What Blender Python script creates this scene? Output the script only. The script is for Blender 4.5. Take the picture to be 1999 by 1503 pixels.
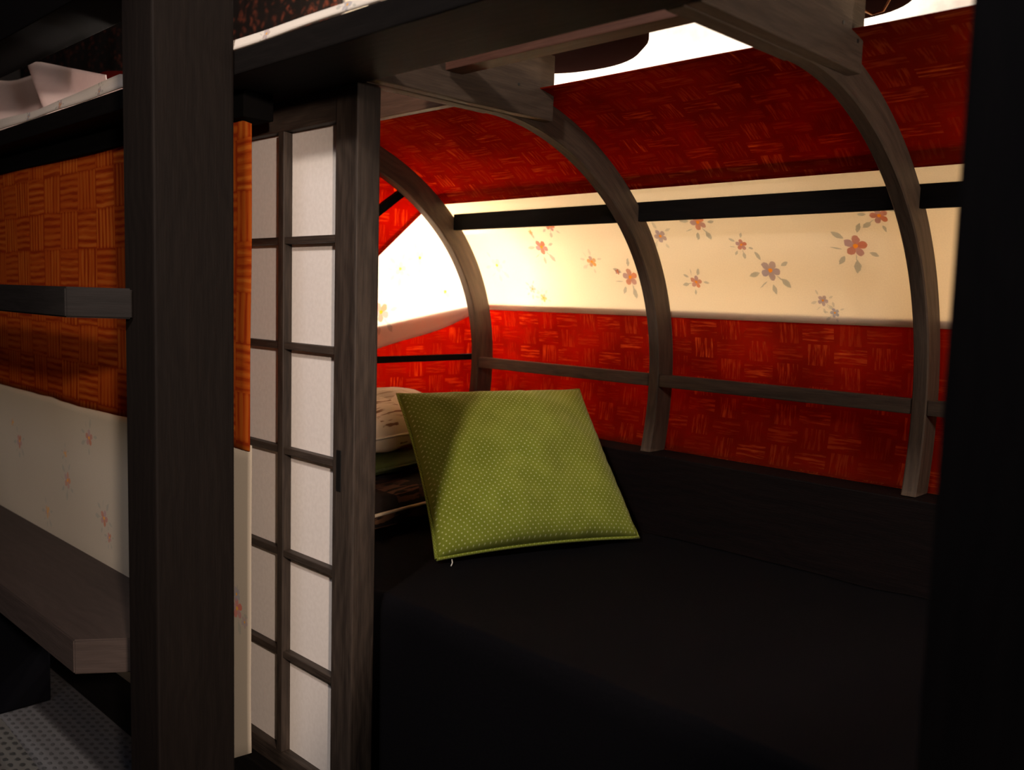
import bpy, bmesh, math, random
from mathutils import Vector, Matrix, noise
random.seed(7)
scene = bpy.context.scene
for o in list(bpy.data.objects): bpy.data.objects.remove(o)
C = scene.collection
S = 0.55            # metres per survey unit
ZF = -2.2           # floor level in survey units (camera height is 0)
def V(x, y, z): return Vector((x*S, y*S, (z-ZF)*S))

# ------------------------------------------------------------------ camera
YAW, PITCH, ROLL, FPX = 0.7744, 0.0967, -0.0284, 1764.94
fwd = Vector((-math.sin(YAW)*math.cos(PITCH), math.cos(YAW)*math.cos(PITCH), -math.sin(PITCH)))
rgt = Vector((math.cos(YAW), math.sin(YAW), 0))
dwn = fwd.cross(rgt)
r_ = math.cos(ROLL)*rgt + math.sin(ROLL)*dwn
d_ = -math.sin(ROLL)*rgt + math.cos(ROLL)*dwn
cam_data = bpy.data.cameras.new('camera')
cam = bpy.data.objects.new('camera', cam_data); C.objects.link(cam)
M = Matrix(((r_.x, -d_.x, -fwd.x), (r_.y, -d_.y, -fwd.y), (r_.z, -d_.z, -fwd.z))).to_4x4()
cam.matrix_world = Matrix.Translation(V(0, 0, 0)) @ M
cam_data.sensor_width = 36.0
cam_data.lens = FPX/1999*36
cam_data.clip_start = 0.01
cam_data.dof.use_dof = True
cam_data.dof.focus_distance = 3.5*S
cam_data.dof.aperture_fstop = 3.6
scene.camera = cam

# ------------------------------------------------------------------ world, exposure
w = bpy.data.worlds.new('world'); scene.world = w; w.use_nodes = True
w.node_tree.nodes['Background'].inputs[0].default_value = (0.25, 0.3, 1.0, 1)
w.node_tree.nodes['Background'].inputs[1].default_value = 0.004
vs = scene.view_settings
vs.view_transform = 'Standard'; vs.look = 'None'; vs.gamma = 1; vs.exposure = -0.2; vs.use_curve_mapping = False

# ------------------------------------------------------------------ lights
def point(name, x, y, z, watt, col, r=.04):
    l = bpy.data.lights.new(name, 'POINT'); l.energy = watt; l.color = col; l.shadow_soft_size = r
    o = bpy.data.objects.new(name, l); C.objects.link(o); o.location = V(x, y, z); return o
def area(name, x, y, z, tx, ty, tz, size, watt, col):
    l = bpy.data.lights.new(name, 'AREA'); l.energy = watt; l.color = col; l.size = size
    o = bpy.data.objects.new(name, l); C.objects.link(o); o.location = V(x, y, z)
    o.rotation_euler = (V(tx, ty, tz)-V(x, y, z)).to_track_quat('-Z', 'Y').to_euler(); return o
WARM = (1.0, .74, .46)
WHITE = (1.0, .86, .74)
# room lamp that lights the front of the bed and the paper door
def spot(name, x, y, z, tx, ty, tz, deg, watt, col, r=.07, blend=.4):
    l = bpy.data.lights.new(name, 'SPOT'); l.energy = watt; l.color = col; l.shadow_soft_size = r; l.spot_size = math.radians(deg); l.spot_blend = blend
    o = bpy.data.objects.new(name, l); C.objects.link(o); o.location = V(x, y, z)
    o.rotation_euler = (V(tx, ty, tz)-V(x, y, z)).to_track_quat('-Z', 'Y').to_euler(); return o
spot('room_spotlight', -1.08, -1.0, 2.3, -2.55, 2.72, -.75, 42, 125, WHITE)
point('upper_fill_light', -5.0, 1.5, 2.4, 5, WHITE, .06)  # added fill light that brightens the folded cloth and trim below it
spot('door_fill_spot', 2.0, -.6, 1.0, -8, .2, -1.5, 51, 380, (1.0, .78, .64), .06, .12)  # added light, cone cut to brighten door and panel edge but miss the cushion
point('bay_lamp', .4, 2.6, .15, 15, WHITE, .05)
area('room_fill_light', -1.2, -2.2, 3.3, -.6, 1.2, 0, .6, 26, (.9, .88, 1.0))  # added dim ambient fill, mainly to lift the right post out of black
# lamps of the passage behind the cloth vault
point('passage_lamp', -4.45, 3.15, .15, 85, WHITE, .05)
point('passage_lamp', -4.0, 4.0, .25, 75, (1.0, .92, .84), .05)
point('passage_lamp', -.35, 4.0, .35, 18, WARM, .05)
point('passage_lamp', -2.1, 4.1, .15, 1.9, WARM, .06)
point('passage_lamp', -4.02, 3.5, .78, 18, WARM, .04)
point('ceiling_lamp', -2.2, 4.2, 1.6, 16, WHITE, .05)
point('upper_fill_light', -5.9, 3.4, 2.3, 14, WARM, .06)  # added fill light for the leafy hanging, no fixture of its own

# ------------------------------------------------------------------ node helpers
class NT:
    def __init__(s, tree): s.t = tree; s.n = tree.nodes; s.l = tree.links
    def put(s, sock, v):
        if v is None: return
        if hasattr(v, 'links') or isinstance(v, bpy.types.NodeSocket): s.l.new(v, sock)
        else:
            try: sock.default_value = v
            except Exception: sock.default_value = (*v, 1) if len(v) == 3 else v[:3]
    def m(s, op, a, b=None, c=None, clamp=False):
        n = s.n.new('ShaderNodeMath'); n.operation = op; n.use_clamp = clamp
        s.put(n.inputs[0], a); s.put(n.inputs[1], b); s.put(n.inputs[2], c); return n.outputs[0]
    def mix(s, f, a, b, mode='MIX'):
        n = s.n.new('ShaderNodeMix'); n.data_type = 'RGBA'; n.blend_type = mode
        s.put(n.inputs[0], f); s.put(n.inputs[6], a if not isinstance(a, tuple) or len(a) == 4 else (*a, 1))
        s.put(n.inputs[7], b if not isinstance(b, tuple) or len(b) == 4 else (*b, 1)); return n.outputs[2]
    def noise(s, vec, scale, detail=2, rough=.5):
        n = s.n.new('ShaderNodeTexNoise'); s.put(n.inputs['Vector'], vec); n.inputs['Scale'].default_value = scale
        n.inputs['Detail'].default_value = detail; n.inputs['Roughness'].default_value = rough; return n.outputs[0]
    def comb(s, x, y, z=0.0):
        n = s.n.new('ShaderNodeCombineXYZ'); s.put(n.inputs[0], x); s.put(n.inputs[1], y); s.put(n.inputs[2], z); return n.outputs[0]
    def sep(s, v):
        n = s.n.new('ShaderNodeSeparateXYZ'); s.put(n.inputs[0], v); return n.outputs
    def ramp(s, f, a, b, lo=0.0, hi=1.0, smooth=True):
        n = s.n.new('ShaderNodeMapRange'); n.interpolation_type = 'SMOOTHSTEP' if smooth else 'LINEAR'
        s.put(n.inputs[0], f); s.put(n.inputs[1], a); s.put(n.inputs[2], b); s.put(n.inputs[3], lo); s.put(n.inputs[4], hi); return n.outputs[0]
    def uv(s):
        return s.n.new('ShaderNodeTexCoord').outputs['UV']
    def bump(s, h, st, d=.002):
        n = s.n.new('ShaderNodeBump'); s.put(n.inputs['Height'], h); n.inputs['Strength'].default_value = st; n.inputs['Distance'].default_value = d; return n.outputs[0]
def newmat(name):
    m = bpy.data.materials.new(name); m.use_nodes = True
    t = NT(m.node_tree); b = t.n['Principled BSDF']; return m, t, b

def wood(name, dark, light, rough=.55, gs=1.0, spec=.3):
    m, t, b = newmat(name)
    u, v, _ = t.sep(t.uv())[:3]
    vec = t.comb(t.m('MULTIPLY', u, 1.6*gs), t.m('MULTIPLY', v, 26*gs))
    wob = t.noise(t.comb(t.m('MULTIPLY', u, 2.2), t.m('MULTIPLY', v, 3.0)), 1.0, 2)
    g1 = t.m('SINE', t.m('ADD', t.m('MULTIPLY', v, 150*gs), t.m('MULTIPLY', wob, 34)))
    n1 = t.noise(vec, 1.0, 5, .65)
    n2 = t.noise(t.comb(t.m('MULTIPLY', u, 9*gs), t.m('MULTIPLY', v, 160*gs)), 1.0, 3, .7)
    f = t.m('ADD', t.m('MULTIPLY', g1, .045), t.m('ADD', t.m('MULTIPLY', n1, .6), t.m('MULTIPLY', n2, .5)))
    f = t.ramp(f, .25, .95)
    t.put(b.inputs['Base Color'], t.mix(f, dark, light))
    b.inputs['Roughness'].default_value = rough
    b.inputs['Specular IOR Level'].default_value = spec
    t.put(b.inputs['Normal'], t.bump(f, .35, .0015))
    return m
W_RIB = wood('stained_wood', (.052, .034, .024), (.125, .086, .060), .65, 1.0, .2)
W_POST = wood('near_black_wood', (.0038, .0025, .002), (.0085, .0058, .0045), .7, 1.0, .1)
W_SHELF = wood('brown_wood', (.040, .028, .023), (.066, .047, .039), .65)
W_DOOR = wood('door_wood', (.010, .007, .0055), (.060, .043, .032), .55, .8)
W_RAIL = wood('grey_brown_wood', (.006, .0048, .004), (.013, .010, .009), .7, 1.0, .15)
W_DARK = wood('black_wood', (.0026, .002, .0018), (.0062, .0048, .0042), .75, 1.0, .08)

def cloth_out(m, t, b, col, trans=.6, bump=None, tcol=None):
    t.n.remove(b)
    d = t.n.new('ShaderNodeBsdfDiffuse'); tr = t.n.new('ShaderNodeBsdfTranslucent'); mx = t.n.new('ShaderNodeMixShader')
    t.put(d.inputs[0], col); t.put(tr.inputs[0], tcol if tcol is not None else col); mx.inputs[0].default_value = trans
    if bump is not None: t.put(d.inputs['Normal'], bump)
    t.l.new(d.outputs[0], mx.inputs[1]); t.l.new(tr.outputs[0], mx.inputs[2])
    t.l.new(mx.outputs[0], t.n['Material Output'].inputs[0])

def weave_cloth(name, base, streak, hot, cw=.115, ch=.1, trans=.6, lf=8, hf=95):
    m, t, b = newmat(name)
    u, v, _ = t.sep(t.uv())[:3]
    cu = t.m('DIVIDE', u, cw); cv = t.m('DIVIDE', v, ch)
    fu = t.m('FRACT', cu); fv = t.m('FRACT', cv); iu = t.m('FLOOR', cu); iv = t.m('FLOOR', cv)
    par = t.m('FLOORED_MODULO', t.m('ADD', iu, iv), 2.0)          # 1: upright strokes
    wn = t.n.new('ShaderNodeTexWhiteNoise'); wn.noise_dimensions = '2D'; t.put(wn.inputs['Vector'], t.comb(iu, iv))
    cell = wn.outputs['Value']
    sh = t.m('MULTIPLY', cell, 37.0)
    hz = t.noise(t.comb(t.m('MULTIPLY', u, lf), t.m('ADD', t.m('MULTIPLY', v, hf), sh)), 1.0, 3, .6)
    vt = t.noise(t.comb(t.m('ADD', t.m('MULTIPLY', u, hf), sh), t.m('MULTIPLY', v, lf)), 1.0, 3, .6)
    mh = t.m('MULTIPLY', t.ramp(fv, .04, .2), t.ramp(fv, .98, .82))
    mv = t.m('MULTIPLY', t.ramp(fu, .04, .2), t.ramp(fu, .98, .82))
    n = t.m('ADD', t.m('MULTIPLY', t.m('SUBTRACT', 1.0, par), t.m('MULTIPLY', hz, mh)), t.m('MULTIPLY', par, t.m('MULTIPLY', vt, mv)))
    st = t.ramp(n, .47, .60)
    st = t.m('MULTIPLY', st, t.ramp(cell, 0.0, .9, .35, 1.0))
    big = t.noise(t.comb(u, v), 4.0, 2)
    col = t.mix(t.ramp(big, .3, .75), base, tuple(c*1.35 for c in base))
    col = t.mix(st, col, streak)
    col = t.mix(t.m('MULTIPLY', t.ramp(n, .62, .74), t.ramp(cell, .45, .9)), col, hot)
    cloth_out(m, t, b, col, trans)
    return m
RED = weave_cloth('red_brushed_cloth', (.27, .017, .004), (.46, .088, .020), (.75, .26, .05), .142, .09)
def basket_cloth(name, dark, mid, light, cw, ch, trans):
    m, t, b = newmat(name)
    u, v, _ = t.sep(t.uv())[:3]
    wob = t.noise(t.comb(t.m('MULTIPLY', u, 6), t.m('MULTIPLY', v, 6)), 1.0, 2)
    cu = t.m('DIVIDE', t.m('ADD', u, t.m('MULTIPLY', wob, .015)), cw); cv = t.m('DIVIDE', t.m('ADD', v, t.m('MULTIPLY', wob, .02)), ch)
    fu = t.m('FRACT', cu); fv = t.m('FRACT', cv); iu = t.m('FLOOR', cu); iv = t.m('FLOOR', cv)
    par = t.m('FLOORED_MODULO', t.m('ADD', iu, iv), 2.0)
    wn = t.n.new('ShaderNodeTexWhiteNoise'); wn.noise_dimensions = '2D'; t.put(wn.inputs['Vector'], t.comb(iu, iv)); cell = wn.outputs['Value']
    ph = t.m('MULTIPLY', cell, 6.28)
    nh = t.noise(t.comb(t.m('MULTIPLY', u, 3), t.m('ADD', t.m('MULTIPLY', v, 38), ph)), 1.0, 3, .6)
    nv = t.noise(t.comb(t.m('ADD', t.m('MULTIPLY', u, 38), ph), t.m('MULTIPLY', v, 3)), 1.0, 3, .6)
    def lines(f, n): return t.m('ADD', t.m('MULTIPLY', t.m('SINE', t.m('ADD', t.m('MULTIPLY', f, 34), ph)), .16), n)
    st = t.m('ADD', t.m('MULTIPLY', t.m('SUBTRACT', 1.0, par), lines(fv, nh)), t.m('MULTIPLY', par, t.m('ADD', lines(fu, nv), .05)))
    edge = t.m('MULTIPLY', t.m('MULTIPLY', t.ramp(fv, .0, .07), t.ramp(fv, 1.0, .93)), t.m('MULTIPLY', t.ramp(fu, .0, .05), t.ramp(fu, 1.0, .95)))
    st = t.m('MULTIPLY', st, t.m('ADD', t.m('MULTIPLY', edge, .25), .75))
    col = t.mix(t.ramp(st, .28, .52), dark, mid)
    col = t.mix(t.m('MULTIPLY', t.ramp(st, .52, .72), t.ramp(cell, 0, 1, .4, 1)), col, light)
    cloth_out(m, t, b, col, trans)
    return m
ORANGE = basket_cloth('orange_brushed_cloth', (.25, .030, .005), (.36, .066, .008), (.45, .12, .016), .215, .18, .15)

def flower_group():
    g = bpy.data.node_groups.new('printed_flower', 'ShaderNodeTree')
    for nm, ty in (('Base', 'NodeSocketColor'), ('Vector', 'NodeSocketVector'), ('CX', 'NodeSocketFloat'), ('CY', 'NodeSocketFloat'),
                   ('Size', 'NodeSocketFloat'), ('Rot', 'NodeSocketFloat'), ('Petal', 'NodeSocketColor'), ('Leaf', 'NodeSocketColor'), ('Leaves', 'NodeSocketFloat')):
        g.interface.new_socket(name=nm, in_out='INPUT', socket_type=ty)
    g.interface.new_socket(name='Color', in_out='OUTPUT', socket_type='NodeSocketColor')
    t = NT(g); gi = t.n.new('NodeGroupInput'); go = t.n.new('NodeGroupOutput'); I = gi.outputs
    u, v, _ = t.sep(I['Vector'])[:3]
    x0 = t.m('DIVIDE', t.m('SUBTRACT', u, I['CX']), I['Size']); y0 = t.m('DIVIDE', t.m('SUBTRACT', v, I['CY']), I['Size'])
    nz = t.noise(t.comb(x0, y0), 3.0, 1)
    x0 = t.m('ADD', x0, t.m('MULTIPLY', t.m('SUBTRACT', nz, .5), .25))
    c = t.m('COSINE', I['Rot']); s = t.m('SINE', I['Rot'])
    x = t.m('SUBTRACT', t.m('MULTIPLY', x0, c), t.m('MULTIPLY', y0, s))
    y = t.m('ADD', t.m('MULTIPLY', x0, s), t.m('MULTIPLY', y0, c))
    r = t.m('SQRT', t.m('ADD', t.m('MULTIPLY', x, x), t.m('MULTIPLY', y, y)))
    a = t.m('ARCTAN2', y, x)
    pc = t.m('ABSOLUTE', t.m('COSINE', t.m('MULTIPLY', a, 2.5)))
    rp = t.m('ADD', .38, t.m('MULTIPLY', t.m('POWER', pc, .6), .6))
    pm = t.ramp(t.m('SUBTRACT', rp, r), -.03, .06)
    wn = t.m('FRACT', t.m('MULTIPLY', t.m('FLOOR', t.m('ADD', t.m('DIVIDE', t.m('ADD', a, math.pi/5), math.pi*.4), 10)), .37))
    petal = t.mix(t.m('MULTIPLY', wn, .75), I['Petal'], (.42, .36, .42, 1))
    def leaf(lx, ly, ang, L, Wd):
        dx = t.m('SUBTRACT', x, lx); dy = t.m('SUBTRACT', y, ly); ca, sa = math.cos(ang), math.sin(ang)
        p = t.m('DIVIDE', t.m('ADD', t.m('MULTIPLY', dx, ca), t.m('MULTIPLY', dy, sa)), L)
        q = t.m('DIVIDE', t.m('SUBTRACT', t.m('MULTIPLY', dy, ca), t.m('MULTIPLY', dx, sa)), Wd)
        e = t.m('ADD', t.m('MULTIPLY', p, p), t.m('ABSOLUTE', q))
        return t.ramp(e, 1.05, .8)
    lm = leaf(1.55, -.9, -.6, .6, .3)
    for args in ((-1.5, -.7, .5, .6, .26), (-1.2, 1.2, 2.2, .5, .2), (.5, -1.7, -1.2, .5, .22), (-.6, -1.5, .9, .55, .07), (1.3, .9, .7, .42, .2), (1.0, -.6, -.5, .5, .06)):
        lm = t.m('MAXIMUM', lm, leaf(*args))
    lm = t.m('MULTIPLY', t.m('MULTIPLY', lm, I['Leaves']), .5)
    col = t.mix(lm, I['Base'], I['Leaf'])
    col = t.mix(t.m('MULTIPLY', pm, .7), col, petal)
    col = t.mix(t.ramp(r, .24, .14), col, (.85, .45, .08, 1))
    t.l.new(col, go.inputs[0]); return g
FG = flower_group()
RP, OP, PP, BP, YP = (.58, .17, .07), (.66, .27, .12), (.48, .36, .33), (.36, .37, .40), (.75, .42, .10)
def floral_cloth(name, base, flowers, trans=.6, sat=1.0):
    m, t, b = newmat(name)
    uv = t.uv()
    fib = t.noise(uv, 160, 2); col = t.mix(t.m('MULTIPLY', t.ramp(fib, .3, .7), .18), base, tuple(c*.78 for c in base))
    for (fx, fy, sz, rot, pc, lv) in flowers:
        n = t.n.new('ShaderNodeGroup'); n.node_tree = FG
        t.put(n.inputs['Base'], col); t.put(n.inputs['Vector'], uv)
        n.inputs['CX'].default_value = fx; n.inputs['CY'].default_value = fy; n.inputs['Size'].default_value = sz
        n.inputs['Rot'].default_value = rot
        n.inputs['Petal'].default_value = (*pc, 1); n.inputs['Leaf'].default_value = (.36, .37, .32, 1); n.inputs['Leaves'].default_value = lv
        col = n.outputs[0]
    cloth_out(m, t, b, col, trans)
    return m

def plain(name, col, rough=.7, spec=.3):
    m, t, b = newmat(name); b.inputs['Base Color'].default_value = (*col, 1); b.inputs['Roughness'].default_value = rough
    b.inputs['Specular IOR Level'].default_value = spec; return m

# ------------------------------------------------------------------ mesh helpers
def uvl(bm): return bm.loops.layers.uv.verify()
def bx(bm, x0, x1, y0, y1, z0, z1, bev=.006):
    """box in survey units, grain along its longest side"""
    b2 = bmesh.new(); bmesh.ops.create_cube(b2, size=1)
    for v in b2.verts: v.co = Vector((x0+(v.co.x+.5)*(x1-x0), y0+(v.co.y+.5)*(y1-y0), z0+(v.co.z+.5)*(z1-z0)))
    if bev: bmesh.ops.bevel(b2, geom=list(b2.edges), offset=min(bev, .3*min(x1-x0, y1-y0, z1-z0)), segments=2, affect='EDGES', profile=.6)
    add_bm(bm, b2, (x1-x0, y1-y0, z1-z0))
def add_bm(bm, b2, dims):
    ax = dims.index(max(dims)); L = uvl(bm); off = random.random()*7
    vm = {v: bm.verts.new(V(*v.co)) for v in b2.verts}
    for f in b2.faces:
        nf = bm.faces.new([vm[v] for v in f.verts]); n = f.normal
        na = max(range(3), key=lambda i: abs(n[i]))
        oth = [i for i in range(3) if i != ax]
        for lp, v in zip(nf.loops, f.verts):
            c = v.co
            if na == ax: uv = (c[oth[0]]+off, c[oth[1]])
            else:
                k = [i for i in oth if i != na][0]; uv = (c[ax]+off, c[k]+(off*1.7 if na == oth[0] else 0))
            lp[L].uv = uv
    b2.free()
def prism(bm, pts, z0, z1, bev=.005):
    """vertical prism over a plan polygon"""
    b2 = bmesh.new(); vs_ = [b2.verts.new((x, y, z0)) for x, y in pts]; f = b2.faces.new(vs_)
    e = bmesh.ops.extrude_face_region(b2, geom=[f])
    bmesh.ops.translate(b2, vec=(0, 0, z1-z0), verts=[g for g in e['geom'] if isinstance(g, bmesh.types.BMVert)])
    bmesh.ops.recalc_face_normals(b2, faces=b2.faces)
    if bev: bmesh.ops.bevel(b2, geom=list(b2.edges), offset=bev, segments=2, affect='EDGES')
    xs = [p[0] for p in pts]; ys = [p[1] for p in pts]
    add_bm(bm, b2, (max(xs)-min(xs), max(ys)-min(ys), z1-z0))
def grid(bm, fn, nu, nv, thick=0.0, uvf=None, inward=False):
    """sheet from fn(i/nu, j/nv) -> (point, uv); a second side at distance thick closes it"""
    L = uvl(bm); P = [[fn(i/nu, j/nv) for j in range(nv+1)] for i in range(nu+1)]
    G = [[bm.verts.new(V(*P[i][j][0])) for j in range(nv+1)] for i in range(nu+1)]
    fs = []
    for i in range(nu):
        for j in range(nv):
            q = [(i, j), (i+1, j), (i+1, j+1), (i, j+1)]
            f = bm.faces.new([G[a][b_] for a, b_ in q]); f.smooth = True; fs.append(f)
            for lp, (a, b_) in zip(f.loops, q): lp[L].uv = P[a][b_][1]
    return fs
def tube(bm, pts, r, seg=8, uvs=1.0):
    L = uvl(bm); ring = []; P = [V(*p) for p in pts]
    for i, p in enumerate(P):
        d = (P[min(i+1, len(P)-1)]-P[max(i-1, 0)]).normalized()
        a = d.cross(Vector((0, 0, 1)))
        if a.length < .1: a = d.cross(Vector((1, 0, 0)))
        a.normalize(); b_ = d.cross(a)
        ring.append([bm.verts.new(p+(a*math.cos(2*math.pi*k/seg)+b_*math.sin(2*math.pi*k/seg))*r*S) for k in range(seg)])
    for i in range(len(P)-1):
        for k in range(seg):
            f = bm.faces.new([ring[i][k], ring[i][(k+1) % seg], ring[i+1][(k+1) % seg], ring[i+1][k]]); f.smooth = True
            for lp, q in zip(f.loops, ((i, k), (i, k+1), (i+1, k+1), (i+1, k))): lp[L].uv = (q[0]*.05*uvs, q[1]*.02)
    bm.faces.new(ring[0][::-1]); bm.faces.new(ring[-1])
def build(name, bm, mat, parent=None, label=None, cat=None, group=None, kind=None, thick=0):
    bmesh.ops.recalc_face_normals(bm, faces=bm.faces) if not thick else None
    me = bpy.data.meshes.new(name)
    xs = [v.co.x for v in bm.verts]; ys = [v.co.y for v in bm.verts]; zs = [v.co.z for v in bm.verts]
    c = parent.location.copy() if parent is not None and 'base' in parent else Vector(((min(xs)+max(xs))/2, (min(ys)+max(ys))/2, min(zs)))
    if parent is not None: c = Vector(parent['wp'])
    for v in bm.verts: v.co -= c
    bm.to_mesh(me); bm.free(); me.materials.append(mat)
    o = bpy.data.objects.new(name, me); C.objects.link(o)
    if parent is not None: o.parent = parent
    else: o.location = c
    o['wp'] = tuple(c)
    if label: o['label'] = label
    if cat: o['category'] = cat
    if group: o['group'] = group
    if kind: o['kind'] = kind
    if thick:
        md = o.modifiers.new('thickness', 'SOLIDIFY'); md.thickness = thick*S; md.offset = 0
    return o
def thing(name, x, y, z, label, cat, group=None):
    o = bpy.data.objects.new(name, None); C.objects.link(o); o.empty_display_size = .05
    o.location = V(x, y, z); o['wp'] = tuple(V(x, y, z)); o['label'] = label; o['category'] = cat
    if group: o['group'] = group
    return o
def clean(): 
    for o in bpy.data.objects:
        if 'wp' in o: del o['wp']
def NB(): return bmesh.new()

# ------------------------------------------------------------------ the arch profile (plane X = const)
YC, ZC = 2.6301, -.3739
X1, X2, X3, RW, RD = -3.7509, -2.5007, -1.2637, .0565, .1245
HH = (-.1008, -.0776, .0185, .0544)
def prof(deg, off=0.0):
    t = math.radians(deg)
    rho = 1+HH[0]*math.cos(2*t)+HH[1]*math.sin(2*t)+HH[2]*math.cos(3*t)+HH[3]*math.sin(3*t)+off
    return YC+rho*math.cos(t), ZC+rho*math.sin(t)
_arc = [0.0]
for k in range(1, 1601):
    a = prof(-50+(k-1)*.1, .13); b_ = prof(-50+k*.1, .13); _arc.append(_arc[-1]+math.hypot(a[0]-b_[0], a[1]-b_[1]))
def arc(deg): return _arc[max(0, min(1600, int(round((deg+50)/.1))))]

# ------------------------------------------------------------------ setting: room shell
def wallmat(name, col, sc=30):
    m, t, b = newmat(name); n = t.noise(t.n.new('ShaderNodeTexCoord').outputs['Object'], sc, 4)
    t.put(b.inputs['Base Color'], t.mix(t.ramp(n, .3, .7), col, tuple(c*.85 for c in col))); b.inputs['Roughness'].default_value = .9
    t.put(b.inputs['Normal'], t.bump(n, .2, .002)); return m
M_WALL = wallmat('white_plaster', (.78, .74, .68)); M_DWALL = wallmat('dark_plaster', (.02, .018, .018))
def shell(name, a, mat):
    bm = NB(); bx(bm, *a, bev=0); return build(name, bm, mat, kind='structure')
shell('wall_back', (-14, 4, 4.4, 4.5, ZF, 3.7), M_WALL)
shell('wall_left', (-14.1, -14, -4, 4.4, ZF, 3.7), M_DWALL)
shell('wall_right', (4, 4.1, -4, 4.4, ZF, 3.7), M_DWALL)
shell('wall_front', (-14, 4, -4.1, -4, ZF, 3.7), M_DWALL)
shell('ceiling', (-14, 4, -4, 4.5, 3.7, 3.8), M_DWALL)
def carpet_mat(name, a, bcol, cell=.035):
    m, t, b = newmat(name); c = t.n.new('ShaderNodeTexCoord').outputs['Object']
    x, y, _ = t.sep(c)[:3]; k = 1/(cell*S)
    iy = t.m('FLOOR', t.m('MULTIPLY', y, k)); xx = t.m('ADD', t.m('MULTIPLY', x, k*.6), t.m('MULTIPLY', t.m('FLOORED_MODULO', iy, 2.0), .5))
    dx = t.m('SUBTRACT', t.m('FRACT', xx), .5); dy = t.m('SUBTRACT', t.m('FRACT', t.m('MULTIPLY', y, k)), .5)
    d = t.m('SQRT', t.m('ADD', t.m('MULTIPLY', dx, dx), t.m('MULTIPLY', dy, dy)))
    n = t.noise(c, 90, 3)
    f = t.ramp(t.m('ADD', d, t.m('MULTIPLY', t.m('SUBTRACT', n, .5), .3)), .2, .34)
    t.put(b.inputs['Base Color'], t.mix(f, a, bcol)); b.inputs['Roughness'].default_value = .95
    t.put(b.inputs['Normal'], t.bump(f, .6, .004)); return m
bm = NB(); bx(bm, -14, 4, -4, 4.5, ZF-.1, ZF, bev=0); build('floor', bm, carpet_mat('dark_carpet', (.004, .004, .006), (.022, .022, .026)), kind='structure')

# ------------------------------------------------------------------ posts
def post(x0, x1, y0, y1, label):
    bm = NB(); bx(bm, x0, x1, y0, y1, ZF, 2.2, .008)
    return build('timber_post', bm, W_POST, label=label, cat='post')
post(-2.976, -2.757, 1.226, 1.496, 'thick dark square timber post left of the paper door, in front of the orange cloth')
post(-.418, -.16, 1.226, 1.496, 'blurred near-black timber post at the right edge, closing the bed opening')

# front beam: a wide plank lying on the posts' backs
bm = NB(); bx(bm, -9.5, 2.5, 1.5, 1.83, .69, .767, .006)
build('front_beam', bm, W_DARK, label='long black horizontal beam running over the paper door and the bed opening', cat='beam')
# white cloth edge on top of the beam
def strip(u, v):
    x = -9.5+u*10.5; lift = .012*math.sin(x*3.1)+.02*noise.noise(Vector((x*1.3, 0, 0)))+(.012 if x < -3.6 else 0)
    z = .768+v*(.036+lift)
    return (x, 1.497+.004*math.sin(x*9)+.01*v, z), (x, z)
FL_STRIP = [(-3.0+.43*i, .785, .022, i*1.3, (OP, PP, BP)[i % 3], 1.0) for i in range(-4, 5)]
M_CREAM_STRIP = floral_cloth('cream_trim_cloth', (.80, .74, .66), FL_STRIP, .3)
bm = NB(); grid(bm, strip, 160, 3); build('cloth_trim', bm, M_CREAM_STRIP, label='pale cream cloth edge lying along the top of the black beam', cat='cloth', thick=.006)

# near overhead beam at the left post
bm = NB(); bx(bm, -9, -2.977, 1.236, 1.46, .989, 2.6, .006)
build('upper_beam', bm, plain('black_paint', (.0025, .002, .002), .9, 0.05), label='black overhead beam at the upper left corner, left of the thick post', cat='beam')
bm = NB(); bx(bm, -9.2, -2.925, 1.622, 1.74, .597, .687, .004)
build('panel_header', bm, plain('black_header_paint', (.002, .0017, .0016), .9, .05), label='black wooden header above the orange and cream cloth on the left', cat='beam')

# rail across the left panel and the ledge below it
bm = NB(); prism(bm, [(-9, 1.06), (-3.03, 1.06), (-2.905, 1.222), (-2.977, 1.222), (-9, 1.222)], -.104, -.0068)
build('cross_rail', bm, W_RAIL, label='grey-brown horizontal rail crossing the orange cloth left of the thick post', cat='rail')
bm = NB(); prism(bm, [(-9, 1.175), (-3.355, 1.18), (-3.23, 1.35), (-3.02, 1.632), (-9, 1.632)], -1.42, -1.29)
build('ledge', bm, W_SHELF, label='wide brown wooden ledge below the cream flowered cloth at the left', cat='shelf')
bm = NB(); bx(bm, -9, -4.94, 1.25, 1.62, ZF, -1.43, .01)
build('plinth', bm, plain('black_plinth', (.002, .002, .003), .95, .03), label='black plinth under the brown ledge at the lower left', cat='plinth')
bm = NB(); prism(bm, [(-4.6, .2), (-3.2, .2), (-3.9, 1.31), (-4.93, 1.36), (-5.6, 1.2), (-5.6, .2)], ZF, ZF+.02, .004)
build('floor_mat', bm, carpet_mat('grey_mat', (.003, .003, .003), (.045, .043, .04), .04), label='pale grey dotted mat on the dark carpet at the bottom left corner', cat='mat')

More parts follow.
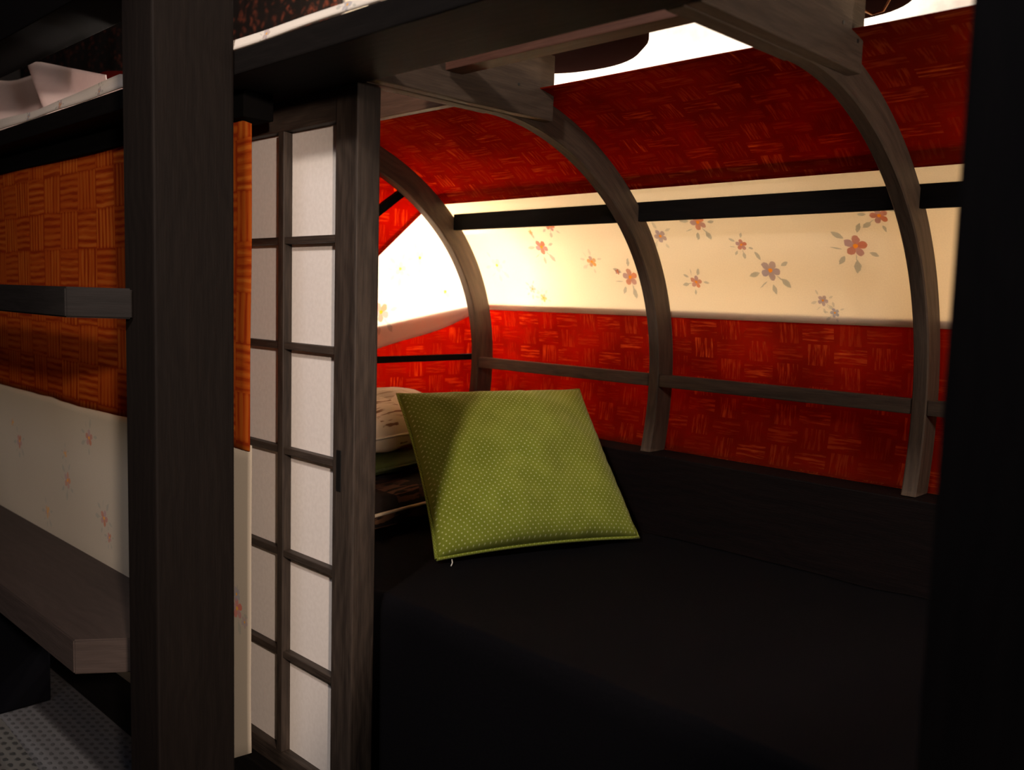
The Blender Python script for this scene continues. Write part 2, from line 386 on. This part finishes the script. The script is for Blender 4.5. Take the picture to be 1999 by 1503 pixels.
# ------------------------------------------------------------------ left cloth panel (orange over cream)
pan = thing('cloth_panel', -5.5, 1.65, -1.78, 'flat cloth panel, orange brushed top over cream flowered bottom, left of the paper door', 'cloth panel')
def panel(zt, zb, y0):
    def fn(u, v):
        x = -9+u*(9-2.923); top = zt(x); bot = zb(x); z = bot+v*(top-bot)
        y = y0+.006*math.sin(x*4.1+z*2)+.004*noise.noise(Vector((x*2, z*2, y0)))
        return (x, y, z), (x, z)
    return fn
bnd = lambda x: -.58+.002*math.sin(x*6)+.006*noise.noise(Vector((x*5, 0, 0)))
bm = NB(); grid(bm, panel(lambda x: .60+(.0 if x < -3 else -.3*(x+3)), lambda x: bnd(x), 1.646), 120, 24)
build('orange_cloth', bm, ORANGE, pan, label='orange cloth with brushed basket-weave strokes', thick=.004)
FLP = []
import itertools
def on_panel(u, v, y=1.65):   # pixel of the survey -> (x, z) on the panel
    R = fwd + r_*((u-999.5)/FPX) + d_*((v-751.9)/FPX); k = y/R.y; return R.x*k, R.z*k
for (u, v, sz, rt, pc, lv) in ((35, 862, .05, .3, RP, 1), (22, 825, .028, 1, YP, 0), (132, 938, .055, 1.2, OP, 1), (128, 885, .03, 2, YP, 1), (175, 855, .05, 2.2, RP, 1),
        (90, 1000, .045, .4, YP, 1), (203, 1012, .05, 2.6, RP, 1), (213, 1050, .03, .5, RP, 1), (156, 778, .02, .5, RP, 0), (463, 1188, .05, .8, (.75, .10, .05), 1), (462, 1160, .035, 1.8, BP, 0),
        (478, 1215, .03, .2, PP, 0), (465, 940, .0001, 0, OP, 0)):
    x, z = on_panel(u, v); FLP.append((x, z, sz*.85, rt, pc, lv))
bm = NB(); grid(bm, panel(lambda x: bnd(x)+.02, lambda x: -1.735+.55*(x+2.95) if x > -3.1 else -1.8, 1.654), 220, 20)
build('cream_cloth', bm, floral_cloth('cream_flowered_cloth', (.56, .50, .40), FLP, .15), pan, label='cream cloth printed with small flowers', thick=.004)

# ------------------------------------------------------------------ sliding paper door
door = thing('sliding_paper_door', -3.2, 1.85, -1.86, 'half open sliding door of dark lattice and white paper between thick post and bed', 'sliding door')
XL_, XR_, YF, YB = -4.02, -2.507, 1.80, 1.897
bm = NB(); bx(bm, -2.63, XR_, YF, YB, -1.86, .688); build('stile', bm, W_DOOR, door)
bm = NB(); bx(bm, XL_, XL_+.12, YF, YB, -1.86, .688); build('stile', bm, W_DOOR, door)
bm = NB(); bx(bm, XL_+.12, -2.631, YF+.004, YB, .577, .686); build('top_rail', bm, W_DOOR, door)
bm = NB(); bx(bm, XL_+.12, -2.631, YF+.004, YB, -1.858, -1.785); build('bottom_rail', bm, W_DOOR, door)
zs_ = [.184, -.203, -.598, -.995, -1.392]
for z in zs_:
    bm = NB(); bx(bm, XL_+.12, -2.631, YF+.006, 1.838, z-.013, z+.013, .003); build('muntin', bm, W_DOOR, door)
for x in (-2.975, -3.32, -3.665):
    bm = NB(); bx(bm, x-.018, x+.018, YF, 1.838, -1.785, .577, .003); build('muntin', bm, W_DOOR, door)
m, t, b = newmat('paper'); n_ = t.noise(t.uv(), 60, 4)
cloth_out(m, t, b, t.mix(t.ramp(n_, .3, .7), (.80, .75, .70), (.75, .70, .65)), .25)
bm = NB(); bx(bm, XL_+.1, -2.62, 1.839, 1.843, -1.80, .59, 0); build('paper', bm, m, door, label='white paper glued behind the lattice')
bm = NB(); bx(bm, -2.604, -2.578, YF-.0035, YF+.004, -.69, -.545, .003); build('finger_pull', bm, plain('black_metal', (.004, .004, .004), .4), door, label='narrow black recessed pull')
bm = NB(); bx(bm, XL_-2, 1.0, 1.76, 1.925, -2.2, -1.862); build('door_sill', bm, W_DARK, label='black wooden sill the paper door slides on', cat='sill')

# ------------------------------------------------------------------ arched ribs with their crossbeams
M_NAIL = plain('nail_metal', (.02, .018, .016), .35)
def rib(X, label, nails):
    r = thing('arched_rib', X, 3.5, -.72, label, 'arched rib', 'bent wooden ribs of the bed vault')
    bm = NB(); L = uvl(bm); n = 96; a0, a1 = -24, 104
    rows = []
    for i in range(n+1):
        a = a0+(a1-a0)*i/n; row = []
        y0, z0 = prof(a, 0); y1, z1 = prof(a, RD); y0b, z0b = prof(a, .005); y1b, z1b = prof(a, RD-.005)
        for (x, y, z, c) in ((X-RW+.005, y0, z0, 0), (X-.005, y0, z0, RW), (X, y0b, z0b, RW), (X, y1b, z1b, RW+RD), (X-.005, y1, z1, RW+RD),
                             (X-RW+.005, y1, z1, 2*RW+RD), (X-RW, y1b, z1b, 2*RW+RD), (X-RW, y0b, z0b, 2*RW+2*RD)):
            row.append((bm.verts.new(V(x, y, max(z, -.7145))), c))
        rows.append(row)
    for i in range(n):
        for k in range(8):
            k2 = (k+1) % 8; q = [(i, k), (i+1, k), (i+1, k2), (i, k2)]
            f = bm.faces.new([rows[a][b_][0] for a, b_ in q])
            for lp, (a, b_) in zip(f.loops, q):
                c = rows[a][b_][1]
                if k == 7: c = rows[a][7][1] if b_ == 7 else 2*RW+2*RD
                lp[L].uv = (a*.024+X, c+.3*X)
            f.smooth = True
    bm.faces.new([q[0] for q in rows[0]]); bm.faces.new([q[0] for q in rows[-1]][::-1])
    for i in range(n):
        for k in range(8):
            ed = bm.edges.get((rows[i][k][0], rows[i+1][k][0]))
            if ed: ed.smooth = False
    build('rib', bm, W_RIB, r)
    bm = NB(); bx(bm, X+.001, X+.046, 1.832, 2.70, .692, .945, .005); build('crossbeam', bm, W_RIB, r)
    bm = NB(); bx(bm, X-RW, X+.0005, 1.832, 2.42, .690, .80, .005); build('lower_plate', bm, W_RIB, r)
    for (y, z) in nails:
        bm = NB(); tube(bm, [(X+.044, y, z), (X+.048, y, z)], .006, 8); build('nail', bm, M_NAIL, r)
    return r
rib(X1, 'arched rib farthest left, partly hidden by the paper door, before the glowing end cloth', [])
rib(X2, 'middle arched rib, its foot behind the green cushion', [(2.5, .8)])
rib(X3, 'arched rib nearest the right post, broad nailed crossbeam at its head', [(2.56, .81), (2.66, .78), (2.45, .9)])

# rails running behind the ribs
def rail(x0, x1, y0, y1, z0, z1, name, label, par=None):
    bm = NB(); bx(bm, x0, x1, y0, y1, z0, z1, .004)
    return build(name, bm, W_DARK if par is None else W_RIB, label=label, cat='rail')
rail(X1-.0, 1.0, 3.34, 3.372, .3565, .4425, 'upper_rail', 'black horizontal rail crossing the cream flowered cloth high behind the ribs')
bmL = NB(); bx(bmL, X1+.001, X2-RW-.001, 3.553, 3.595, -.405, -.346, .004)
build('lower_rail', bmL, W_RIB, label='dark thin rail on red cloth between the left and middle ribs', cat='rail', group='low rails on the red cloth')
bmL = NB(); bx(bmL, X2+.001, X3-RW-.001, 3.553, 3.595, -.405, -.346, .004)
build('lower_rail', bmL, W_RIB, label='dark thin rail on red cloth between the middle rib and right rib', cat='rail', group='low rails on the red cloth')
bmL = NB(); bx(bmL, X3+.001, 1.0, 3.553, 3.595, -.405, -.346, .004)
build('lower_rail', bmL, W_RIB, label='short visible stub of thin rail right of the right rib', cat='rail', group='low rails on the red cloth')
# end wall bars
XE = -3.838
bm = NB(); bx(bm, XE+.004, XE+.028, 1.95, 3.62, -.365, -.330, .003)
build('end_rail', bm, W_DARK, label='thin black rail across the red cloth at the far left end of the bed', cat='rail')
bm = NB()
b2 = bmesh.new()
pts = [(2.3, -.02), (3.06, .527), (3.06, .575), (2.3, .05)]
vv = [b2.verts.new((XE+.004, y, z)) for y, z in pts]; f = b2.faces.new(vv)
e = bmesh.ops.extrude_face_region(b2, geom=[f]); bmesh.ops.translate(b2, vec=(.03, 0, 0), verts=[g for g in e['geom'] if isinstance(g, bmesh.types.BMVert)])
add_bm(bm, b2, (.03, 1, .5))
build('end_brace', bm, W_DARK, label='short slanted dark brace on the red cloth behind the leftmost rib', cat='brace')

# ------------------------------------------------------------------ cloth vault
def vault(a0, a1, off, x0=-3.86, x1=1.0, wob=.003):
    def fn(u, v):
        x = x0+u*(x1-x0); a = a0+v*(a1-a0); y, z = prof(a, off+wob*noise.noise(Vector((x*1.5, a*.04, off*50))))
        return (x, y, max(z, -.714)), (x, arc(a))
    return fn
bm = NB(); grid(bm, vault(52.9, 90.6, .132), 90, 30)
build('red_vault_cloth', bm, RED, label='dark red cloth with brushed weave strokes stretched over the top of the ribs', cat='cloth', thick=.003)
FV = []
for (x, a, sz, rt, pc, lv) in ((-3.24, 36.15, .062, .4, RP, 1), (-3.117, 42.8, .045, 1.4, RP, 1), (-3.27, 41, .022, 0, YP, 0), (-2.936, 31.5, .045, 2.1, YP, .6), (-2.72, 27, .065, .9, OP, 1), (-2.79, 28.5, .022, 0, RP, 0),
        (-3.40, 23.2, .035, 1.2, PP, 1), (-3.33, 20.6, .035, 2.7, YP, .8), (-3.624, 30.6, .06, .3, PP, 1), (-2.473, 38.55, .05, 1.8, PP, .6), (-2.249, 41.9, .058, .6, OP, 1), (-2.345, 25.9, .045, 2.4, OP, 1),
        (-2.07, 35.5, .04, 1.0, RP, 1), (-1.959, 28.9, .068, .2, PP, 1), (-1.567, 34.6, .07, 1.1, RP, 1), (-1.449, 41.6, .052, 2.0, RP, 1), (-1.738, 21.8, .035, .2, PP, .7), (-1.69, 19.0, .03, 1.9, BP, .7),
        (-1.1, 30, .05, .5, PP, 1), (-.8, 38, .05, 1.5, PP, 1)):
    FV.append((x, arc(a), sz*.72, rt, pc, lv))
bm = NB(); grid(bm, vault(16.3, 56.9, .141), 90, 30)
build('cream_vault_cloth', bm, floral_cloth('cream_vault_cloth', (.84, .74, .58), FV, .6), label='cream cloth band with scattered small flowers behind the ribs', cat='cloth', thick=.003)
bm = NB(); grid(bm, vault(-24, 18.1, .15), 90, 30)
build('red_wall_cloth', bm, RED, label='dark red brushed-weave cloth band low behind the ribs, above the mattress', cat='cloth', thick=.003)

# end wall cloths (plane X = XE)
def endcloth(lo, hi, x):
    def fn(u, v):
        y = 1.95+u*(3.69-1.95); l = lo(y); h = hi(y); z = l+v*(h-l)
        # stay inside the arch
        for k in range(60):
            aa = math.degrees(math.atan2(z-ZC, y-YC)); py, pz = prof(aa, .13)
            if math.hypot(y-YC, z-ZC) <= math.hypot(py-YC, pz-ZC): break
            z -= .02*(1 if z > ZC else -1)
        return (x+.004*noise.noise(Vector((y*3, z*3, x))), y, z), (y, z)
    return fn
Lr = lambda y: .167+.843*(y-2.881); Lc = lambda y: -.314+.289*(y-2.889) ; Lb = lambda y: -.179+.18*(y-2.887)
Lcw = lambda y: Lc(y)+.012*math.sin(y*7)
bm = NB(); grid(bm, endcloth(Lr, lambda y: 1.0, XE-.02), 60, 30)
build('red_end_cloth', bm, RED, label='slanting bright red cloth high on the far left end of the bed', cat='cloth', thick=.003)
FE = [(2.942, -.098, .055, .4, RP, 1), (3.065, .135, .04, 1.1, PP, 1), (3.389, .02, .045, 2, PP, 1), (3.2, .2, .04, .3, PP, 1)]
bm = NB(); grid(bm, endcloth(Lcw, lambda y: Lr(y)+.03, XE-.027), 60, 30)
build('cream_end_cloth', bm, floral_cloth('cream_end_cloth', (.84, .78, .68), FE, .6), label='glowing cream flowered cloth across the far left end of the bed', cat='cloth', thick=.003)
bm = NB(); grid(bm, endcloth(lambda y: -1.25, Lb, XE-.034), 60, 30)
build('red_low_end_cloth', bm, RED, label='glowing orange-red cloth low on the far left end, behind the pillows', cat='cloth', thick=.003)

# ------------------------------------------------------------------ base board, mattress, bedspread
bm = NB(); bx(bm, XE, 1.2, 3.462, 3.68, -1.3, -.7165, .005)
bd = build('base_board', bm, wood('base_wood', (.003, .0017, .0017), (.009, .0045, .004), .7, 1.0, .1), label='dark wooden board along the back of the mattress below the red cloth', cat='board')
ZM = -1.085
bm = NB(); bx(bm, -3.83, 1.2, 1.96, 3.455, ZF, -1.302, .01)
build('bed_platform', bm, W_DARK, label='black wooden platform under the dark mattress', cat='platform')
m, t, b = newmat('navy_cotton'); n_ = t.noise(t.n.new('ShaderNodeTexCoord').outputs['Object'], 260, 3)
t.put(b.inputs['Base Color'], t.mix(n_, (.0026, .0023, .0030), (.0054, .0047, .0056))); b.inputs['Roughness'].default_value = .9
b.inputs['Specular IOR Level'].default_value = .05; t.put(b.inputs['Normal'], t.bump(n_, .4, .001)); NAVY = m
bm = NB(); bx(bm, -3.825, 1.2, 1.965, 3.452, -1.298, ZM-.012, .04); mt = thing('mattress', -1.3, 2.7, -1.3, 'thick mattress under a smooth black-navy bedspread, filling the bed', 'mattress'); build('mattress_core', bm, NAVY, mt)
def spread(u, v):
    x = -3.82+u*5.0
    if v < .32:
        k = v/.32; z = -1.80+k*(ZM+1.80); y = 1.945+.012*math.sin(x*7+noise.noise(Vector((x*2, 0, 0)))*3)*(1-k)
        if k > .93: y += .02*(k-.93)/.07; 
    else:
        k = (v-.32)/.68; y = 1.965+k*(3.45-1.965); z = ZM+.012*noise.noise(Vector((x*1.6, y*1.9, 3)))+.007*noise.noise(Vector((x*4+y*3, y*2-x, 1)))
        z = min(z, ZM+.012)
    return (x, y, z), (x, v)
bm = NB(); grid(bm, spread, 160, 90); build('bedspread', bm, NAVY, mt, thick=.004)

# ------------------------------------------------------------------ cushions
def cushion(bm, P00, P10, P11, P01, T, n=44, pinch=.06, seed=0, exp=.5, wr=.012):
    L = uvl(bm); A = [Vector(p) for p in (P00, P10, P11, P01)]
    N = ((A[1]-A[0]).cross(A[3]-A[0])).normalized()
    lw = (A[1]-A[0]).length; lh = (A[3]-A[0]).length
    G = {}
    for s in (1, -1):
        for i in range(n+1):
            for j in range(n+1):
                u = i/n*2-1; v = j/n*2-1
                edge = i in (0, n) or j in (0, n)
                if s == -1 and edge: G[s, i, j] = G[1, i, j]; continue
                uu = u*(1-pinch*(1-v*v)*abs(u)); vv = v*(1-pinch*(1-u*u)*abs(v))
                a, b_ = (uu+1)/2, (vv+1)/2
                p = A[0]*(1-a)*(1-b_)+A[1]*a*(1-b_)+A[2]*a*b_+A[3]*(1-a)*b_
                h = ((1-u**2)**exp)*((1-v**2)**exp)
                # softer towards corners
                d = T*.5*h*(1+.12*noise.noise(Vector((u*1.7+seed, v*1.7, s))))
                if not edge:
                    rim = min(1, (1-max(abs(u), abs(v)))*6)
                    d += wr*noise.noise(Vector((u*3.2+seed, v*3.2, s*2)))*rim
                    d += wr*.8*noise.noise(Vector((u*9+seed, v*1.5 if abs(u) < abs(v) else v*9, s)))*(1-rim)*h*2
                G[s, i, j] = bm.verts.new(V(*(p+N*d*s)))
    for s in (1, -1):
        for i in range(n):
            for j in range(n):
                q = [(i, j), (i+1, j), (i+1, j+1), (i, j+1)]
                if s == -1: q = q[::-1]
                f = bm.faces.new([G[s, a, b_] for a, b_ in q]); f.smooth = True
                for lp, (a, b_) in zip(f.loops, q): lp[L].uv = (a/n*lw+(5 if s < 0 else 0), b_/n*lh)
    # seam path
    path = []
    def pt(u, v):
        uu = u*(1-pinch*(1-v*v)*abs(u)); vv = v*(1-pinch*(1-u*u)*abs(v)); a, b_ = (uu+1)/2, (vv+1)/2
        return A[0]*(1-a)*(1-b_)+A[1]*a*(1-b_)+A[2]*a*b_+A[3]*(1-a)*b_
    for k in range(24): path.append(pt(-1+k/12, -1))
    for k in range(24): path.append(pt(1, -1+k/12))
    for k in range(24): path.append(pt(1-k/12, 1))
    for k in range(25): path.append(pt(-1, 1-k/12))
    return path
def dot_mat():
    m, t, b = newmat('green_dotted_cotton'); u, v, _ = t.sep(t.uv())[:3]
    k = 78.0
    a = t.m('MULTIPLY', u, k); c = t.m('MULTIPLY', v, k*.95)
    p = t.m('ADD', a, c); q = t.m('SUBTRACT', a, c)
    dx = t.m('SUBTRACT', t.m('FRACT', t.m('MULTIPLY', p, .5)), .5); dy = t.m('SUBTRACT', t.m('FRACT', t.m('MULTIPLY', q, .5)), .5)
    d = t.m('SQRT', t.m('ADD', t.m('MULTIPLY', dx, dx), t.m('MULTIPLY', dy, dy)))
    f = t.ramp(d, .22, .12); n = t.noise(t.uv(), 9, 2)
    base = t.mix(t.ramp(n, .3, .7), (.20, .235, .022), (.24, .28, .03))
    t.put(b.inputs['Base Color'], t.mix(t.m('MULTIPLY', f, .8), base, (.62, .66, .30))); b.inputs['Roughness'].default_value = .9
    b.inputs['Specular IOR Level'].default_value = .15
    b.inputs['Sheen Weight'].default_value = .1
    t.put(b.inputs['Normal'], t.bump(t.noise(t.uv(), 140, 2), .3, .001)); return m
GREEN = dot_mat()
PB = [Vector(p) for p in ((-2.680, 2.335, ZM+.03), (-2.362, 3.255, ZM+.028), (-2.885, 3.425, -.448), (-3.195, 2.53, -.449))]
cu = thing('green_cushion', -2.6, 2.9, ZM, 'green cushion with small pale dots leaning upright on the black bedspread', 'cushion')
bm = NB(); path = cushion(bm, *PB, T=.30, n=64, pinch=.05, seed=3, exp=.40); build('cover', bm, GREEN, cu)
bm = NB(); tube(bm, path, .008, 6); build('seam', bm, GREEN, cu)
bm = NB(); c0 = PB[0].lerp(PB[1], .06)+Vector((.012, 0, -.004)); tube(bm, [c0, c0+Vector((.012, -.008, -.010)), c0+Vector((.02, -.022, -.018))], .0025, 6)
build('thread_end', bm, plain('white_thread', (.8, .78, .7)), cu, label='white loose thread at the corner')

def brush_mat(name, base, cols, sc=1.0, dens=.52, inv=False):
    m, t, b = newmat(name); u, v, _ = t.sep(t.uv())[:3]
    blocks = t.n.new('ShaderNodeTexVoronoi'); blocks.inputs['Scale'].default_value = 2.6*sc; t.put(blocks.inputs['Vector'], t.comb(u, t.m('MULTIPLY', v, .8)))
    cell = t.sep(blocks.outputs['Color'])[0]
    ln = t.noise(t.comb(t.m('MULTIPLY', u, 5*sc), t.m('ADD', t.m('MULTIPLY', v, 55*sc), t.m('MULTIPLY', cell, 20))), 1.0, 2, .5)
    f = t.ramp(ln, dens, dens+.05)
    c2 = t.mix(t.ramp(cell, .3, .7), cols[0], cols[1])
    on = t.ramp(cell, .28, .34)
    col = t.mix(t.m('MULTIPLY', f, on), base, c2)
    col = t.mix(t.m('MULTIPLY', t.ramp(cell, .72, .75), .55), col, cols[2])
    t.put(b.inputs['Base Color'], col); b.inputs['Roughness'].default_value = .9; b.inputs['Specular IOR Level'].default_value = .2
    return m
# cream pillow leaning at the head of the bed
pl = thing('cream_pillow', -3.45, 2.75, -.72, 'cream pillow with brown brush strokes behind the green cushion, on top of the pillow pile', 'pillow')
bm = NB(); path = cushion(bm, (-3.19, 2.12, -.665), (-3.42, 3.02, -.665), (-3.74, 3.14, -.56), (-3.76, 2.12, -.54), T=.27, n=40, pinch=.04, seed=11, exp=.36)
build('cover', bm, brush_mat('cream_brush_cotton', (.66, .52, .38), ((.20, .09, .04), (.25, .15, .09), (.42, .30, .2)), 1.2, .56), pl)
bm = NB(); tube(bm, path, .007, 6); build('seam', bm, plain('cream_thread', (.6, .5, .38)), pl)
# green pillow below it
pl2 = thing('green_pillow', -3.4, 2.75, -.8, 'dark green flat pillow squeezed between the cream pillow and the dark striped pillow', 'pillow')
bm = NB(); path = cushion(bm, (-3.16, 2.12, -.80), (-3.34, 3.0, -.80), (-3.76, 3.12, -.80), (-3.78, 2.12, -.80), T=.08, n=30, pinch=.04, seed=17, exp=.3)
build('cover', bm, plain('green_cotton', (.045, .06, .018), .9, .1), pl2)
bm = NB(); tube(bm, path, .007, 6); build('seam', bm, plain('green_cotton_seam', (.04, .055, .018), .9), pl2)
# dark striped pillow
pl3 = thing('striped_pillow', -3.4, 2.7, ZM, 'dark brown striped pillow with one pale piping line, lowest behind the paper door', 'pillow')
bm = NB(); path = cushion(bm, (-3.06, 2.12, -.962), (-3.2, 2.96, -.962), (-3.76, 3.05, -.962), (-3.78, 2.12, -.962), T=.215, n=36, pinch=.035, seed=23, exp=.24)
build('cover', bm, brush_mat('dark_brush_cotton', (.018, .011, .009), ((.10, .045, .03), (.15, .07, .035), (.02, .022, .03)), 1.3, .48), pl3)
bm = NB(); tube(bm, path, .008, 8); build('piping', bm, plain('pale_piping', (.70, .55, .38)), pl3, label='thin pale piping')

# ------------------------------------------------------------------ things above the vault
def lampshade(x, y, z, r, label, wire=False):
    t_ = thing('round_lampshade', x, y, z, label, 'lampshade', 'round dark shades above the vault')
    bm = NB(); L = uvl(bm); n = 48; prf = [(.0, 0), (.35, .0), (.72, .03), (.93, .09), (1.0, .17), (1.0, .3), (.96, .3), (.94, .18), (.86, .11), (.7, .06), (0, .035)]
    rings = [[bm.verts.new(V(x+r*a*math.cos(2*math.pi*k/n), y+r*a*math.sin(2*math.pi*k/n), z+r*h)) for k in range(n)] for a, h in prf[1:-1]]
    c0 = bm.verts.new(V(x, y, z)); c1 = bm.verts.new(V(x, y, z+r*.035))
    for k in range(n):
        k2 = (k+1) % n
        bm.faces.new([c0, rings[0][k2], rings[0][k]]); bm.faces.new([c1, rings[-1][k], rings[-1][k2]])
        for a in range(len(rings)-1):
            f = bm.faces.new([rings[a][k], rings[a][k2], rings[a+1][k2], rings[a+1][k]]); f.smooth = True
    build('shade', bm, plain('dark_shade', (.012, .005, .004), 1.0, 0.0), t_)
    if wire:
        bm = NB(); tube(bm, [(x+.05, y-.2, z-.004), (x+.10, y-.06, z-.03), (x+.115, y+.03, z-.034), (x+.15, y+.03, z-.03), (x+.20, y-.03, z-.008), (x+.22, y-.06, z+.03)], .004, 6)
        build('wire', bm, plain('copper_wire', (.45, .2, .06), .4), t_, label='thin copper coloured wire under the shade')
    bm = NB(); tube(bm, [(x, y, z+.03), (x, y, 3.7)], .006, 6); build('cord', bm, plain('black_cord', (.01, .01, .01)), t_)
    return t_
lampshade(-2.56, 2.74, .96, .42, 'round dark lampshade seen through the gap beside the middle rib crossbeam')
lampshade(-1.40, 2.87, .96, .26, 'round dark lampshade with a thin wire at the upper right, right of the nailed crossbeam', True)
bm = NB(); bx(bm, X1+.06, X2-RW-.01, 2.26, 2.30, .70, .84, .004)
build('batten', bm, wood('brown_batten_wood', (.07, .035, .02), (.15, .075, .045)), label='brown batten over the red cloth between the paper door and the middle rib', cat='batten')
bm = NB(); bx(bm, X2+.06, X3-.08, 2.12, 2.20, .775, .84, .004)
build('batten', bm, wood('red_brown_wood', (.055, .02, .012), (.11, .045, .026)), label='reddish brown batten under the roof gap between the middle and right crossbeams', cat='batten')

# crumpled pale cloth on the beam at the upper left
def crumple(u, v):
    X0, X1_ = -6.4, -3.95
    x = X0+u*(X1_-X0)
    top = .8
    # outline measured in plan at y = 1.72
    prof_ = [(-6.4, 1.22), (-5.85, 1.175), (-5.30, 1.176), (-4.60, 1.02), (-4.585, .95), (-4.30, .918), (-3.95, .80)]
    for (a, ha), (b_, hb) in zip(prof_[:-1], prof_[1:]):
        if a <= x <= b_: top = ha+(hb-ha)*(x-a)/(b_-a)
    z = .79+v*(top-.79)
    q = x+.9*(z-.79)
    y = 1.82-.11*math.exp(-((q+5.02)/.10)**2)-.11*math.exp(-((q+5.8)/.10)**2)+.02*noise.noise(Vector((q*3, z*2, 0)))
    return (x, y, z), (x, z)
bm = NB(); grid(bm, crumple, 120, 14)
m, t, b = newmat('pink_white_cloth'); n_ = t.noise(t.uv(), 40, 3); cloth_out(m, t, b, t.mix(n_, (.68, .58, .58), (.74, .64, .62)), .3)
build('folded_cloth', bm, m, label='pale pinkish folded cloth standing on the beam at the upper left', cat='cloth', thick=.006)
bm = NB(); grid(bm, lambda u, v: ((-5.85+u*.95, 2.15+.03*math.sin(u*9), .80+v*(.46-.1*u)), (u*.95, v*.5)), 30, 6)
build('red_roof_cloth', bm, plain('dark_red_cotton', (.10, .008, .006), 1.0, 0.0), label='sliver of dark red cloth behind the folded cloth at the upper left', cat='cloth', thick=.004)
# leafy brown hanging on the back wall
m, t, b = newmat('leafy_brown'); c = t.n.new('ShaderNodeTexCoord').outputs['Object']
vo = t.n.new('ShaderNodeTexVoronoi'); vo.inputs['Scale'].default_value = 24; t.put(vo.inputs['Vector'], t.mix(.12, c, t.n.new('ShaderNodeTexNoise').outputs[1]))
f_ = t.ramp(vo.outputs['Distance'], .55, .15); n_ = t.noise(c, 22, 4, .7)
t.put(b.inputs['Base Color'], t.mix(t.m('MULTIPLY', f_, t.ramp(n_, .4, .6)), (.006, .003, .003), (.22, .05, .025))); b.inputs['Roughness'].default_value = .8
bm = NB(); grid(bm, lambda u, v: ((-13.9+u*7.6, 4.36-.03*noise.noise(Vector((u*20, v*12, 0))), 1.0+v*2.6), (u*7, v*2)), 60, 20)
build('leafy_hanging', bm, m, label='reddish brown leafy textured hanging on the wall above the beam, upper left', cat='wall hanging', thick=.02)
clean()
